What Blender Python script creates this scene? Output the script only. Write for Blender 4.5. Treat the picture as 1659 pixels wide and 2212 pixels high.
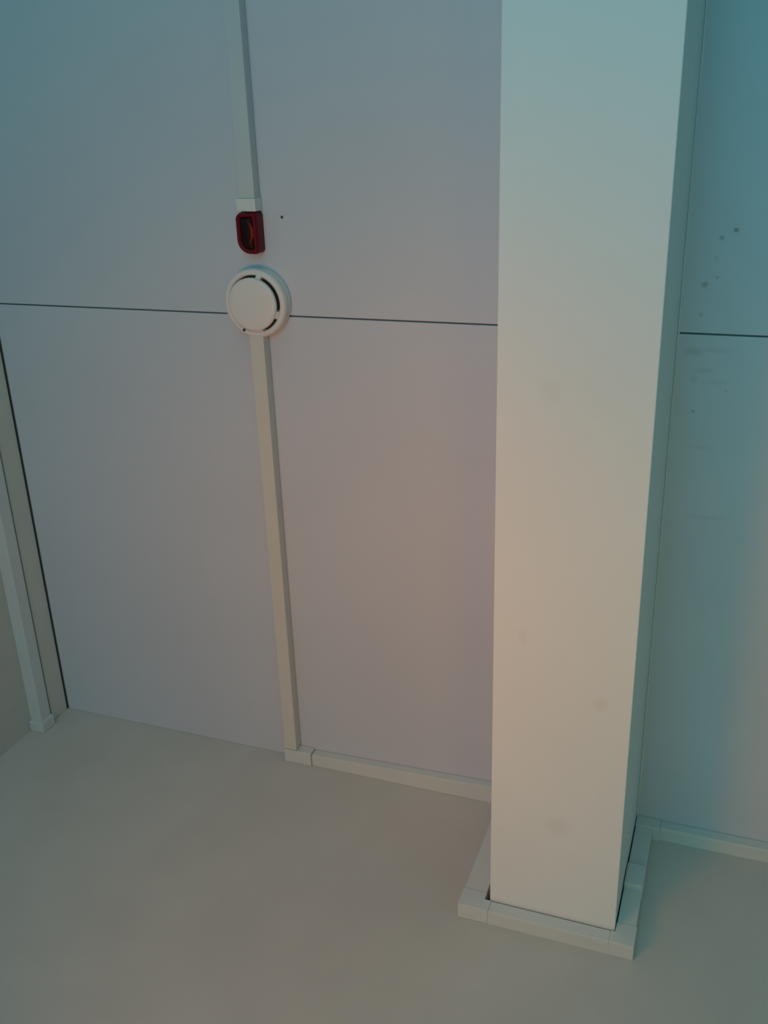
import bpy, bmesh, math
from mathutils import Matrix, Vector

for o in list(bpy.data.objects):
    bpy.data.objects.remove(o, do_unlink=True)
S = bpy.context.scene
COL = S.collection

# ------------------------------------------------------------------ camera
EYE = 1.5                                   # camera height; ceiling 1.3 m above it
H = 2.8                                     # ceiling height
FAR = 1.0843                                # far wall, y
LEFT = -1.211                               # left wall, x
cam = bpy.data.cameras.new('camera')
cam.sensor_fit = 'VERTICAL'; cam.sensor_height = 36.0
cam.lens = 2095.8 / 2212 * 36.0
cam.clip_start = 0.02
co = bpy.data.objects.new('camera', cam); COL.objects.link(co)
RX = Vector((0.9372395754509084, 0.03203536887465598, 0.3472113381640432))
RY = Vector((0.10618176075713981, 0.9222558038121343, -0.371711805055136))
RZ = Vector((-0.332125596561172, 0.3852505256010673, 0.8609730661484056))
co.matrix_world = Matrix(((RX.x, -RY.x, -RZ.x, 0), (RX.y, -RY.y, -RZ.y, 0),
                          (RX.z, -RY.z, -RZ.z, EYE), (0, 0, 0, 1)))
S.camera = co

# ------------------------------------------------------------------ world, lights, exposure
w = bpy.data.worlds.new('world'); S.world = w; w.use_nodes = True
w.node_tree.nodes['Background'].inputs[0].default_value = (0.45, 0.62, 0.75, 1)
w.node_tree.nodes['Background'].inputs[1].default_value = 0.15

#        name             position             aims at               size        colour             watts spread
LIGHTS = [  # unseen area lights, colours solved to reproduce the overall cast
    ('window_daylight',   (-0.5, -2.52, 1.50), (-0.5, 0.0, 1.50), (1.3, 1.1), (0.832, 1.000, 0.775), 6.290, 180),
    ('side_fill', (2.36, -0.60, 1.50), (0.0, -0.6, 1.50), (1.2, 1.1), (0.000, 0.952, 1.000), 2.824, 180),  # added fill from the right; the side window is made up
    ('warm_fill',         (-0.66, 0.48, 1.55), (-0.32, 0.64, 2.8), (0.30, 0.30), (1.000, 0.241, 0.000), 1.459, 105),  # added warm fill for the orange centre, no lamp stands here
    ('cool_fill',       (-0.05, -0.85, 1.05), (0.0, -0.45, 2.8), (0.5, 0.4), (0.000, 0.713, 1.000), 2.001, 140),  # added cool fill from below, there is no screen
    ('right_fill',        (0.45, 0.55, 1.20), (0.02, 0.62, 2.8), (0.3, 0.3), (1.000, 0.621, 0.000), 0.286, 75),  # added fill for the ceiling right of the beam, not a real lamp
    ('floor_fill',      (-0.35, -0.4, 0.03), (-0.35, -0.4, 2.8), (1.5, 1.6), (0.255, 0.840, 1.000), 11.543, 180),  # added wide upward fill standing in for floor bounce
]
ONLY = None
for i, (nm, p, a, sz, c, wt, sp) in enumerate(LIGHTS):
    if ONLY is not None and i != ONLY:
        continue
    if ONLY is None and wt <= 0:
        continue
    ld = bpy.data.lights.new(nm, 'AREA'); ld.shape = 'RECTANGLE'
    ld.size, ld.size_y = sz; ld.color = c; ld.energy = wt; ld.spread = math.radians(sp)
    lo = bpy.data.objects.new(nm, ld); COL.objects.link(lo)
    lo.location = p
    lo.rotation_euler = (Vector(a) - Vector(p)).to_track_quat('-Z', 'Y').to_euler()

S.view_settings.view_transform = 'Standard'
S.view_settings.look = 'None'
S.view_settings.gamma = 1.0
S.view_settings.use_curve_mapping = False
S.view_settings.exposure = 0.0


# ------------------------------------------------------------------ materials
def nn(nt, t, **k):
    n = nt.nodes.new(t)
    for a, b in k.items():
        setattr(n, a, b)
    return n


def paint(name, rgb, rough=0.6, var=0.05, scale=6.0, bump=0.05, bscale=300, spots=(), spot_rgb=(0.1, 0.1, 0.09),
          coat=0.0):
    """painted surface: faint mottling, fine bump and optional stains (x, y, radius, strength[, stretch x])"""
    m = bpy.data.materials.new(name); m.use_nodes = True
    nt = m.node_tree; b = nt.nodes['Principled BSDF']
    geo = nn(nt, 'ShaderNodeNewGeometry')
    n1 = nn(nt, 'ShaderNodeTexNoise'); n1.inputs['Scale'].default_value = scale; n1.inputs['Detail'].default_value = 5
    nt.links.new(geo.outputs['Position'], n1.inputs['Vector'])
    mr = nn(nt, 'ShaderNodeMapRange'); mr.inputs[1].default_value = 0.3; mr.inputs[2].default_value = 0.7
    mr.inputs[3].default_value = 1 - var; mr.inputs[4].default_value = 1 + var * 0.5
    nt.links.new(n1.outputs['Fac'], mr.inputs[0])
    mx = nn(nt, 'ShaderNodeMix', data_type='RGBA', blend_type='MULTIPLY'); mx.inputs[0].default_value = 1
    mx.inputs[6].default_value = (*rgb, 1)
    nt.links.new(mr.outputs[0], mx.inputs[7])
    out = mx.outputs[2]
    if spots:
        # break the stain outlines with noise
        n3 = nn(nt, 'ShaderNodeTexNoise'); n3.inputs['Scale'].default_value = 90
        nt.links.new(geo.outputs['Position'], n3.inputs['Vector'])
        wob = nn(nt, 'ShaderNodeVectorMath', operation='MULTIPLY_ADD')
        wob.inputs[1].default_value = (0.004,) * 3
        nt.links.new(n3.outputs['Color'], wob.inputs[0]); nt.links.new(geo.outputs['Position'], wob.inputs[2])
        flat = nn(nt, 'ShaderNodeVectorMath', operation='MULTIPLY'); flat.inputs[1].default_value = (1, 1, 0)
        nt.links.new(wob.outputs[0], flat.inputs[0])
        acc = None
        for sp in spots:
            x, y, r, st = sp[:4]; sx = sp[4] if len(sp) > 4 else 1.0
            d0 = nn(nt, 'ShaderNodeVectorMath', operation='SUBTRACT')
            d0.inputs[1].default_value = (x + 0.002, y + 0.002, 0)
            nt.links.new(flat.outputs[0], d0.inputs[0])
            d1 = nn(nt, 'ShaderNodeVectorMath', operation='MULTIPLY'); d1.inputs[1].default_value = (1 / sx, 1, 1)
            nt.links.new(d0.outputs[0], d1.inputs[0])
            d2 = nn(nt, 'ShaderNodeVectorMath', operation='LENGTH'); nt.links.new(d1.outputs[0], d2.inputs[0])
            g = nn(nt, 'ShaderNodeMapRange', interpolation_type='SMOOTHSTEP')
            g.inputs[1].default_value = r; g.inputs[2].default_value = r * 0.25
            g.inputs[3].default_value = 0; g.inputs[4].default_value = st
            nt.links.new(d2.outputs['Value'], g.inputs[0])
            if acc is None:
                acc = g.outputs[0]
            else:
                q = nn(nt, 'ShaderNodeMath', operation='MAXIMUM')
                nt.links.new(acc, q.inputs[0]); nt.links.new(g.outputs[0], q.inputs[1]); acc = q.outputs[0]
        m2 = nn(nt, 'ShaderNodeMix', data_type='RGBA')
        nt.links.new(acc, m2.inputs[0]); nt.links.new(out, m2.inputs[6]); m2.inputs[7].default_value = (*spot_rgb, 1)
        out = m2.outputs[2]
    nt.links.new(out, b.inputs['Base Color'])
    b.inputs['Roughness'].default_value = rough
    b.inputs['Coat Weight'].default_value = coat
    if bump > 0:
        n2 = nn(nt, 'ShaderNodeTexNoise'); n2.inputs['Scale'].default_value = bscale
        nt.links.new(geo.outputs['Position'], n2.inputs['Vector'])
        bp = nn(nt, 'ShaderNodeBump'); bp.inputs['Strength'].default_value = bump
        bp.inputs['Distance'].default_value = 0.001
        nt.links.new(n2.outputs['Fac'], bp.inputs['Height']); nt.links.new(bp.outputs[0], b.inputs['Normal'])
    return m


M_CEIL = paint('ceiling_panel_paint', (0.60, 0.62, 0.68), 0.55, 0.03, 4)
SPECKS = [(-0.0271, 0.1536, .0045, .60), (-0.0424, 0.162, .0040, .42), (-0.0579, 0.2199, .0060, .40),
          (-0.0471, 0.1872, .0040, .15), (-0.0437, 0.2109, .0035, .25), (-0.0575, 0.3854, .0028, .50),
          (-0.0584, 0.2578, .0040, .25), (-0.0191, 0.3557, .0028, .25), (-0.0627, 0.306, .0080, .18, 2.0),
          (-0.049, 0.3297, .0060, .12, 3.0), (-0.0350, 0.3030, .0050, .10, 6.0), (-0.030, 0.5350, .0040, .09, 12.0),
          (-0.045, 0.4350, .0040, .07, 7.0), (-0.060, 0.3420, .0070, .14), (-0.030, 0.3450, .0045, .08, 6.0)]
M_CEILR = paint('stained_ceiling_panel_paint', (0.60, 0.62, 0.68), 0.55, 0.04, 4,
                spots=SPECKS, spot_rgb=(0.09, 0.10, 0.09))
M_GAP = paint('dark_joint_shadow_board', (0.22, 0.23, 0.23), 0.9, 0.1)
M_BEAM = paint('beam_white_paint', (0.84, 0.85, 0.85), 0.5, 0.025, 5,
               spots=[(-0.124, 0.700, .014, .10), (-0.172, 0.905, .020, .08, 1.2), (-0.225, 0.62, .018, .06, .5),
                      (-0.20, 0.30, .020, .05)], spot_rgb=(0.35, 0.25, 0.2))
M_WALL = paint('beige_wall_paint', (0.61, 0.57, 0.54), 0.7, 0.05, 8, 0.12, 160)
M_TRUNK = paint('white_pvc', (0.66, 0.68, 0.67), 0.4, 0.03, 10, 0.02)
M_TRUNKU = paint('grey_white_pvc', (0.60, 0.625, 0.64), 0.4, 0.03, 10, 0.02)
M_TRUNKW = paint('yellowed_pvc', (0.68, 0.655, 0.60), 0.4, 0.03, 10, 0.02)
M_DET = paint('detector_plastic', (0.78, 0.73, 0.71), 0.42, 0.015, 20, 0.0)
M_CHAMBER = paint('dark_chamber_mesh', (0.06, 0.05, 0.05), 0.8, 0.2, 400, 0.0)
M_LEDHOLE = paint('dark_indicator_lens', (0.03, 0.02, 0.02), 0.2, 0.0, 10, 0.0)
M_BEAD = paint('white_sealant', (0.74, 0.74, 0.71), 0.4, 0.05, 40, 0.0)
M_SCREW = paint('rusty_screw_steel', (0.09, 0.05, 0.045), 0.5, 0.2, 500, 0.0)
M_FLOOR = paint('grey_vinyl_floor', (0.35, 0.33, 0.30), 0.5, 0.1, 3)
M_RED = paint('red_translucent_plastic', (0.155, 0.0015, 0.011), 0.5, 0.1, 60, 0.0)
M_REDD = paint('dark_red_lens_core', (0.014, 0.002, 0.004), 0.5, 0.2, 120, 0.0)
M_ORANGE = paint('orange_red_highlight', (0.22, 0.015, 0.008), 0.35, 0.1, 120, 0.0)  # colour of the imitated lens highlight
for m_ in (M_RED, M_REDD, M_ORANGE):
    m_.node_tree.nodes['Principled BSDF'].inputs['Specular IOR Level'].default_value = 0.2
M_RED.node_tree.nodes['Principled BSDF'].inputs['Subsurface Weight'].default_value = 0.3
M_RED.node_tree.nodes['Principled BSDF'].inputs['Subsurface Radius'].default_value = (0.01, 0.001, 0.001)


# ------------------------------------------------------------------ helpers
def link(name, bm, mat, parent=None, smooth=False, bevel=0.0):
    me = bpy.data.meshes.new(name)
    bm.normal_update(); bm.to_mesh(me); bm.free()
    me.materials.append(mat)
    if smooth:
        for p in me.polygons:
            p.use_smooth = True
    o = bpy.data.objects.new(name, me); COL.objects.link(o)
    if parent is not None:
        o.parent = parent
        o.matrix_parent_inverse = Matrix.Translation(parent.location).inverted()
    if bevel > 0:
        md = o.modifiers.new('bevel', 'BEVEL'); md.width = bevel; md.segments = 2; md.limit_method = 'ANGLE'
    return o


def box(bm, x0, x1, y0, y1, z0, z1):
    v = [bm.verts.new(p) for p in ((x0, y0, z0), (x1, y0, z0), (x1, y1, z0), (x0, y1, z0),
                                   (x0, y0, z1), (x1, y0, z1), (x1, y1, z1), (x0, y1, z1))]
    for f in ((0, 3, 2, 1), (4, 5, 6, 7), (0, 1, 5, 4), (1, 2, 6, 5), (2, 3, 7, 6), (3, 0, 4, 7)):
        bm.faces.new([v[i] for i in f])
    return v


def boxo(name, mat, parent, x0, x1, y0, y1, z0, z1, bevel=0.0008):
    bm = bmesh.new(); box(bm, x0, x1, y0, y1, z0, z1)
    return link(name, bm, mat, parent, bevel=bevel)


def lathe(bm, prof, cx, cy, seg=96, a0=0.0, a1=2 * math.pi):
    """prof: (radius, z) list; full turn closes"""
    full = abs(a1 - a0 - 2 * math.pi) < 1e-6
    n = seg if full else seg + 1
    rings = []
    for r, z in prof:
        if r < 1e-6:
            rings.append([bm.verts.new((cx, cy, z))])
        else:
            rings.append([bm.verts.new((cx + r * math.cos(a0 + (a1 - a0) * k / seg),
                                        cy + r * math.sin(a0 + (a1 - a0) * k / seg), z)) for k in range(n)])
    for A, B in zip(rings[:-1], rings[1:]):
        for k in range(seg):
            k2 = (k + 1) % n if full else k + 1
            if len(A) == 1 and len(B) == 1:
                continue
            if len(A) == 1:
                bm.faces.new((A[0], B[k], B[k2]))
            elif len(B) == 1:
                bm.faces.new((A[k], B[0], A[k2]))
            else:
                bm.faces.new((A[k], B[k], B[k2], A[k2]))
    bmesh.ops.recalc_face_normals(bm, faces=bm.faces)


def thing(name, label, cat, loc, group=None):
    o = bpy.data.objects.new(name, None); COL.objects.link(o)
    o.empty_display_size = 0.05; o.location = loc
    o['label'] = label; o['category'] = cat
    if group:
        o['group'] = group
    return o


def struct(name, bm, mat, bevel=0.0):
    o = link(name, bm, mat, bevel=bevel); o['kind'] = 'structure'; return o


# ------------------------------------------------------------------ room shell
RIGHT, NEAR = 2.40, -2.60
bm = bmesh.new(); box(bm, LEFT - .1, RIGHT + .1, NEAR - .1, FAR + .1, -0.1, 0); struct('floor', bm, M_FLOOR)
# far wall, with the opening the boxed beam passes through
bm = bmesh.new()
OX0, OX1, OZ = -0.2740, -0.0815, H - .2530
box(bm, LEFT - .1, OX0, FAR, FAR + .1, 0, H + .0); box(bm, OX1, RIGHT + .1, FAR, FAR + .1, 0, H + .0)
box(bm, OX0, OX1, FAR, FAR + .1, 0, OZ); struct('wall_far', bm, M_WALL)
bm = bmesh.new(); box(bm, LEFT - .1, LEFT, NEAR, FAR, 0, H + .1); struct('wall_left', bm, M_WALL)


def wall_with_opening(name, axis, pos, thick, a0, a1, b0, b1):
    """wall across x (axis 'y') or across y (axis 'x') with an opening a0..a1, z b0..b1"""
    bm = bmesh.new()
    lo, hi = (LEFT - .1, RIGHT + .1) if axis == 'y' else (NEAR, FAR)
    for u0, u1, v0, v1 in ((lo, a0, 0, H + .1), (a1, hi, 0, H + .1), (a0, a1, 0, b0), (a0, a1, b1, H + .1)):
        if axis == 'y':
            box(bm, u0, u1, min(pos, pos + thick), max(pos, pos + thick), v0, v1)
        else:
            box(bm, min(pos, pos + thick), max(pos, pos + thick), u0, u1, v0, v1)
    return struct(name, bm, M_WALL)


wall_with_opening('wall_near', 'y', NEAR, -.1, -1.2, 0.2, 0.9, 2.1)
wall_with_opening('wall_right', 'x', RIGHT, .1, -1.2, 0.0, 0.9, 2.1)  # opening added to go with the side fill light

# ceiling: dark backing with the panels hung under it, 3 mm joints between them
PT = 0.005
bm = bmesh.new(); box(bm, LEFT - .1, RIGHT + .1, NEAR - .1, FAR + .1, H + PT, H + PT + .1)
ceiling = struct('ceiling', bm, M_GAP)
JY = 0.2824
GAPH = 0.0012
xs = [-1.1908 + .0035, -0.165, 0.44, 1.05, 1.66, RIGHT]  # panels stop short at left; dark backing stands in for contact shade
ys = [NEAR, -0.9376, JY, FAR]
for i in range(len(xs) - 1):
    for j in range(len(ys) - 1):
        x0, x1 = xs[i] + GAPH * (i > 0), xs[i + 1] - GAPH * (i < len(xs) - 2)
        y0, y1 = ys[j] + GAPH * (j > 0), ys[j + 1] - GAPH * (j < len(ys) - 2)
        p = boxo('ceiling_panel', M_CEILR if i == 1 else M_CEIL, ceiling, x0, x1, y0, y1, H, H + PT, bevel=0.0005)

# screw head near the red lamp
bm = bmesh.new()
lathe(bm, [(0, H - .0014), (.0013, H - .0013), (.0021, H - .0004), (.0021, H + .0005)], -0.6421, 0.1409, 20)
link('screw', bm, M_SCREW, ceiling, smooth=True)

# ------------------------------------------------------------------ boxed beam
XL, XR, BD = -0.2629, -0.0853, 0.2476
beam = thing('ceiling_beam', 'deep white boxed beam running along the ceiling into the far wall', 'beam',
             ((XL + XR) / 2, 0, H))
T = 0.012
boxo('soffit_board', M_BEAM, beam, XL, XR, NEAR, FAR + 0.0900, H - BD, H - BD + T, bevel=0.0012)
boxo('side_board', M_BEAM, beam, XR - T, XR - 0.0004, NEAR, FAR + 0.0900, H - BD + T, H - .0002, bevel=0)
boxo('side_board', M_BEAM, beam, XL + 0.0004, XL + T, NEAR, FAR + 0.0900, H - BD + T, H - .0002, bevel=0)
for sgn, x in ((1, XR), (-1, XL)):
    bm = bmesh.new()
    segs = 60
    prev = None
    for k in range(segs + 1):
        y = NEAR + (FAR - 0.02 - NEAR) * k / segs
        r = 0.0016 + 0.0004 * math.sin(k * 1.7) * math.sin(k * .61)
        ring = [bm.verts.new((x, y, H)), bm.verts.new((x, y, H - r * 1.1)), bm.verts.new((x + sgn * r * .8, y, H - r)),
                bm.verts.new((x + sgn * r * 1.3, y, H - r * .4)), bm.verts.new((x + sgn * r * 1.5, y, H))]
        if prev:
            for q in range(4):
                bm.faces.new((prev[q], prev[q + 1], ring[q + 1], ring[q]))
        prev = ring
    bmesh.ops.recalc_face_normals(bm, faces=bm.faces)
    link('sealant_bead', bm, M_BEAD, beam, smooth=True)


# ------------------------------------------------------------------ cable trunking
def section(parent, name, mat, x0, x1, y0, y1, z0, z1, face, bevel=0.0010):
    """trunking length: channel plus clip-on lid (1.2 mm wider step) on the exposed face '-z', '-y' or '+x'"""
    l = 0.0035; s = 0.0005
    if face == '-z':
        boxo('channel', mat, parent, x0 + s, x1 - s, y0, y1, z0 + l, z1 - .0009, 0)
        lid = boxo(name, mat, parent, x0, x1, y0, y1, z0, z0 + l + .006, bevel)
    elif face == '-y':
        boxo('channel', mat, parent, x0 + (s if (z1 - z0) > (x1 - x0) else 0), x1 - (s if (z1 - z0) > (x1 - x0) else 0),
             y0 + l, y1, z0 + (0 if (z1 - z0) > (x1 - x0) else s), z1, 0)
        lid = boxo(name, mat, parent, x0, x1, y0, y0 + l + .006, z0, z1, bevel)
    else:
        boxo('channel', mat, parent, x0, x1 - l, y0, y1, z0 + s, z1 - s, 0)
        lid = boxo(name, mat, parent, x1 - l - .006, x1, y0, y1, z0, z1, bevel)
    return lid


# run from behind the camera to the red lamp
t = thing('cable_trunking', 'white mini trunking on the ceiling above the red lamp, running to the photo top',
          'cable trunking', (-0.687, 0.113, H))
section(t, 'lid', M_TRUNKU, -0.6985, -0.6740, NEAR, 0.1137, H - .0190, H, '-z')
boxo('coupler', M_BEAD, t, -0.7030, -0.6725, 0.1137, 0.1315, H - .0215, H, 0.0015)

# run from the detector to the far wall
t = thing('cable_trunking', 'cream mini trunking on the ceiling between smoke detector and far wall',
          'cable trunking', (-0.688, 0.31, H))
bm = bmesh.new()
TR = -0.6772
section(t, 'lid', M_TRUNKW, -0.7005, TR, 0.3085, FAR - 0.028, H - .0200, H, '-z')

# run on the far wall from the corner elbow to the beam
t = thing('cable_trunking', 'white trunking along the top of the far wall, left of the beam, with corner elbow',
          'cable trunking', (-0.65, FAR, H - .02))
bm = bmesh.new()
# lid/channel swings slightly off the wall at its right end
XE = -0.2702


def skew_run(x0, x1, d0, d1, z0, z1):
    bm = bmesh.new()
    v = [bm.verts.new(p) for p in ((x0, FAR - d0, z0), (x1, FAR - d1, z0), (x1, FAR, z0), (x0, FAR, z0),
                                   (x0, FAR - d0, z1), (x1, FAR - d1, z1), (x1, FAR, z1), (x0, FAR, z1))]
    for f in ((0, 3, 2, 1), (4, 5, 6, 7), (0, 1, 5, 4), (1, 2, 6, 5), (2, 3, 7, 6), (3, 0, 4, 7)):
        bm.faces.new([v[i] for i in f])
    return bm


link('channel', skew_run(-0.650, XE, .0200, .0300, H - .0155, H - .0005), M_TRUNK, t)
link('lid', skew_run(-0.649, XE, .0232, .0335, H - .0172, H - .0006), M_TRUNK, t, bevel=0.001)
boxo('elbow', M_TRUNK, t, -0.7020, -0.6500, FAR - .0265, FAR, H - .0205, H - .0003, 0.0015)

# frame of trunking around the beam where it meets the wall
t = thing('cable_trunking', 'white trunking looped down, under and up around the beam end on far wall',
          'cable trunking', ((XL + XR) / 2, FAR, H - .26))
ZB0, ZB1 = H - .2715, H - .2500
D = 0.0232
section(t, 'lid', M_TRUNK, -0.3035, -0.2702, FAR - D, FAR, ZB1 + .012, H - .0005, '-y')
section(t, 'lid', M_TRUNK, -0.0838, -0.0578, FAR - D, FAR, ZB1 + .016, H - .0220, '-y')
section(t, 'lid', M_TRUNK, -0.2600, -0.0900, FAR - D, FAR, ZB0 + .0005, ZB1 - .0007, '-y')
for x0, x1, hh in ((-0.3045, -0.2600, .013), (-0.0900, -0.0565, .017)):
    bm = bmesh.new()
    # L-shaped elbow: foot under the beam, leg up beside it
    xi = -0.2696 if x0 < -.2 else -0.0845
    if x0 < -.2:
        pts = [(x0, ZB0), (x1, ZB0), (x1, ZB1 - .0004), (xi, ZB1 - .0004), (xi, ZB1 + hh), (x0, ZB1 + hh)]
    else:
        pts = [(x0, ZB0), (x1, ZB0), (x1, ZB1 + hh), (xi, ZB1 + hh), (xi, ZB1 - .0004), (x0, ZB1 - .0004)]
    fr = [bm.verts.new((x, FAR - D - .001, z)) for x, z in pts]
    bk = [bm.verts.new((x, FAR, z)) for x, z in pts]
    bm.faces.new(fr); bm.faces.new(bk[::-1])
    for k in range(6):
        bm.faces.new((fr[k], bk[k], bk[(k + 1) % 6], fr[(k + 1) % 6]))
    bmesh.ops.recalc_face_normals(bm, faces=bm.faces)
    link('elbow', bm, M_TRUNK, t, bevel=0.001)
# joint cover part-way up the right leg
boxo('joint_cover', M_TRUNK, t, -0.0846, -0.0572, FAR - D - .0090, FAR, H - .1640, H - .1180, 0.003)
boxo('elbow', M_TRUNK, t, -0.0845, -0.0470, FAR - D - .001, FAR, H - .0240, H - .0003, 0.001)

# run on the far wall right of the beam
t = thing('cable_trunking', 'white trunking along the top of the far wall, right of the beam',
          'cable trunking', (0.2, FAR, H - .02))
section(t, 'lid', M_TRUNK, -0.0470, RIGHT, FAR - D, FAR, H - .0195, H - .0005, '-y')

# two parallel runs along the top of the left wall
t = thing('cable_trunking', 'upper of two parallel trunkings at top of left wall, tight under the ceiling',
          'cable trunking', (LEFT, 0.5, H - .02))
section(t, 'lid', M_TRUNKW, LEFT, -1.1908, NEAR, FAR, H - .0455, H - .0012, '+x')
boxo('gap_shade_strip', M_GAP, t, LEFT, -1.1960, NEAR, FAR - .0225, H - .0534, H - .0457, 0)  # dark strip added as the shade between the two runs
t = thing('cable_trunking', 'lower of two parallel trunkings at top of left wall, ending in a corner cap',
          'cable trunking', (LEFT, 0.5, H - .07))
section(t, 'lid', M_TRUNK, LEFT, -1.1858, NEAR, FAR - .022, H - .0800, H - .0535, '+x')
boxo('end_cap', M_TRUNK, t, LEFT, -1.1800, FAR - .0220, FAR, H - .0870, H - .0514, 0.002)

# ------------------------------------------------------------------ red lamp
RCX, RCY = -0.6865, 0.1600
lamp = thing('indicator_lamp', 'small glossy dark red indicator lamp beside the round smoke detector',
             'indicator lamp', (RCX, RCY, H))


def rounded(x0, x1, y0, y1, rs, n=8):
    """outline with radii for corners (x0,y0),(x1,y0),(x1,y1),(x0,y1)"""
    pts = []
    for (cx, cy, a), r in zip(((x0, y0, 180), (x1, y0, 270), (x1, y1, 0), (x0, y1, 90)), rs):
        ox = cx + (r if cx == x0 else -r); oy = cy + (r if cy == y0 else -r)
        for k in range(n + 1):
            g = math.radians(a + 90 * k / n)
            pts.append((ox + r * math.cos(g), oy + r * math.sin(g)))
    return pts


def loft(name, mat, levels, parent):
    bm = bmesh.new(); rings = []
    for pts, z in levels:
        rings.append([bm.verts.new((x, y, z)) for x, y in pts])
    n = len(rings[0])
    for A, B in zip(rings[:-1], rings[1:]):
        for k in range(n):
            bm.faces.new((A[k], A[(k + 1) % n], B[(k + 1) % n], B[k]))
    bm.faces.new(rings[0][::-1]); bm.faces.new(rings[-1])
    bmesh.ops.recalc_face_normals(bm, faces=bm.faces)
    return link(name, bm, mat, parent, smooth=True)


def off(d, k=1.0):
    x0, x1, y0, y1 = -0.7055, -0.6725, 0.1325, 0.1905
    rs = [max(.0012, r - d) for r in (.010, .006, .006, .020)]
    return rounded(x0 + d, x1 - d, y0 + d, y1 - d, rs)


# dished lens: rim, then a hollow with a dark core
house = loft('lens_housing', M_RED, [(off(0), H), (off(0), H - .019), (off(.0008), H - .0225), (off(.0028), H - .0245),
                                     (off(.0050), H - .0240), (off(.0062), H - .0205)], lamp)
core = loft('lens_core', M_REDD, [(off(.0066), H - .0190), (off(.0068), H - .0218), (off(.0085), H - .0228)], lamp)
bm = bmesh.new()
pr = []
for k in range(13):
    a = math.radians(-70 + 140 * k / 12)
    pr.append((-0.6905 + .0105 * math.cos(a), 0.1600 + .0165 * math.sin(a), .0028 * math.cos(a * 1.25) + .0002))
prev = None
for x, y, wd in pr:
    ring = [bm.verts.new((x - wd, y, H - .0224)), bm.verts.new((x - wd * .4, y, H - .0240)),
            bm.verts.new((x + wd * .6, y, H - .0240)), bm.verts.new((x + wd, y, H - .0224))]
    if prev:
        for q in range(3):
            bm.faces.new((prev[q], prev[q + 1], ring[q + 1], ring[q]))
    prev = ring
bmesh.ops.recalc_face_normals(bm, faces=bm.faces)
o = link('highlight_strip', bm, M_ORANGE, lamp, smooth=True); o['label'] = 'orange-red highlight modelled inside the lens'  # added strip imitating the highlight along the lens edge
boxo('entry_notch', M_LEDHOLE, lamp, -0.6935, -0.6875, 0.1310, 0.1360, H - .0240, H - .0180, 0.0005)

# ------------------------------------------------------------------ smoke detector
CX, CY = -0.6870, 0.2620
det = thing('smoke_detector', 'round white smoke detector mounted over the ceiling joint', 'smoke detector',
            (CX, CY, H))
bm = bmesh.new()
lathe(bm, [(0, H - .0002), (.0500, H - .0002), (.0508, H - .0015), (.0508, H - .0070), (.0500, H - .0080), (0, H - .0080)],
      CX, CY)
link('mounting_base', bm, M_DET, det, smooth=False)
bm = bmesh.new()
lathe(bm, [(.0490, H - .0078), (.0500, H - .0090), (.0506, H - .0110), (.0506, H - .0160), (.0498, H - .0190),
           (.0480, H - .0208), (.0450, H - .0215), (.0422, H - .0210), (.0414, H - .0198), (.0412, H - .0120),
           (.0, H - .0115)], CX, CY, 128)
link('body_ring', bm, M_DET, det, smooth=True)
bm = bmesh.new()
lathe(bm, [(.0411, H - .0125), (.0411, H - .0132), (.0352, H - .0138), (.0350, H - .0240), (0, H - .0240)], CX, CY, 96)
link('sensing_chamber', bm, M_CHAMBER, det, smooth=False)
bm = bmesh.new()
lathe(bm, [(.0350, H - .0225), (.0380, H - .0228), (.0388, H - .0242), (.0388, H - .0278), (.0376, H - .0292),
           (.0340, H - .0298), (.0200, H - .0304), (0, H - .0306)], CX, CY, 128)
link('cap', bm, M_DET, det, smooth=True)
for dg, half in ((-74, 5.5), (22, 8.0), (88, 16.0), (196, 6.0)):
    bm = bmesh.new()
    a0, a1 = math.radians(dg - half), math.radians(dg + half)
    r0, r1 = .0350, .0440
    prof = [(r0, H - .0130), (r0, H - .0262), (.0390, H - .0255), (.0425, H - .0222), (r1, H - .0200), (r1, H - .0130)]
    lathe(bm, prof, CX, CY, 8, a0, a1)
    for end in (0, 8):
        vs = [v for k, v in enumerate(bm.verts) if k % 9 == end]
        bm.faces.new(vs)
    bmesh.ops.recalc_face_normals(bm, faces=bm.faces)
    link('rib', bm, M_DET, det)
bm = bmesh.new()
lathe(bm, [(0, H - .0222), (.0019, H - .0221), (.0023, H - .0212), (.0023, H - .0190)], -0.7072, 0.3015, 24)
link('indicator_led', bm, M_LEDHOLE, det, smooth=True)
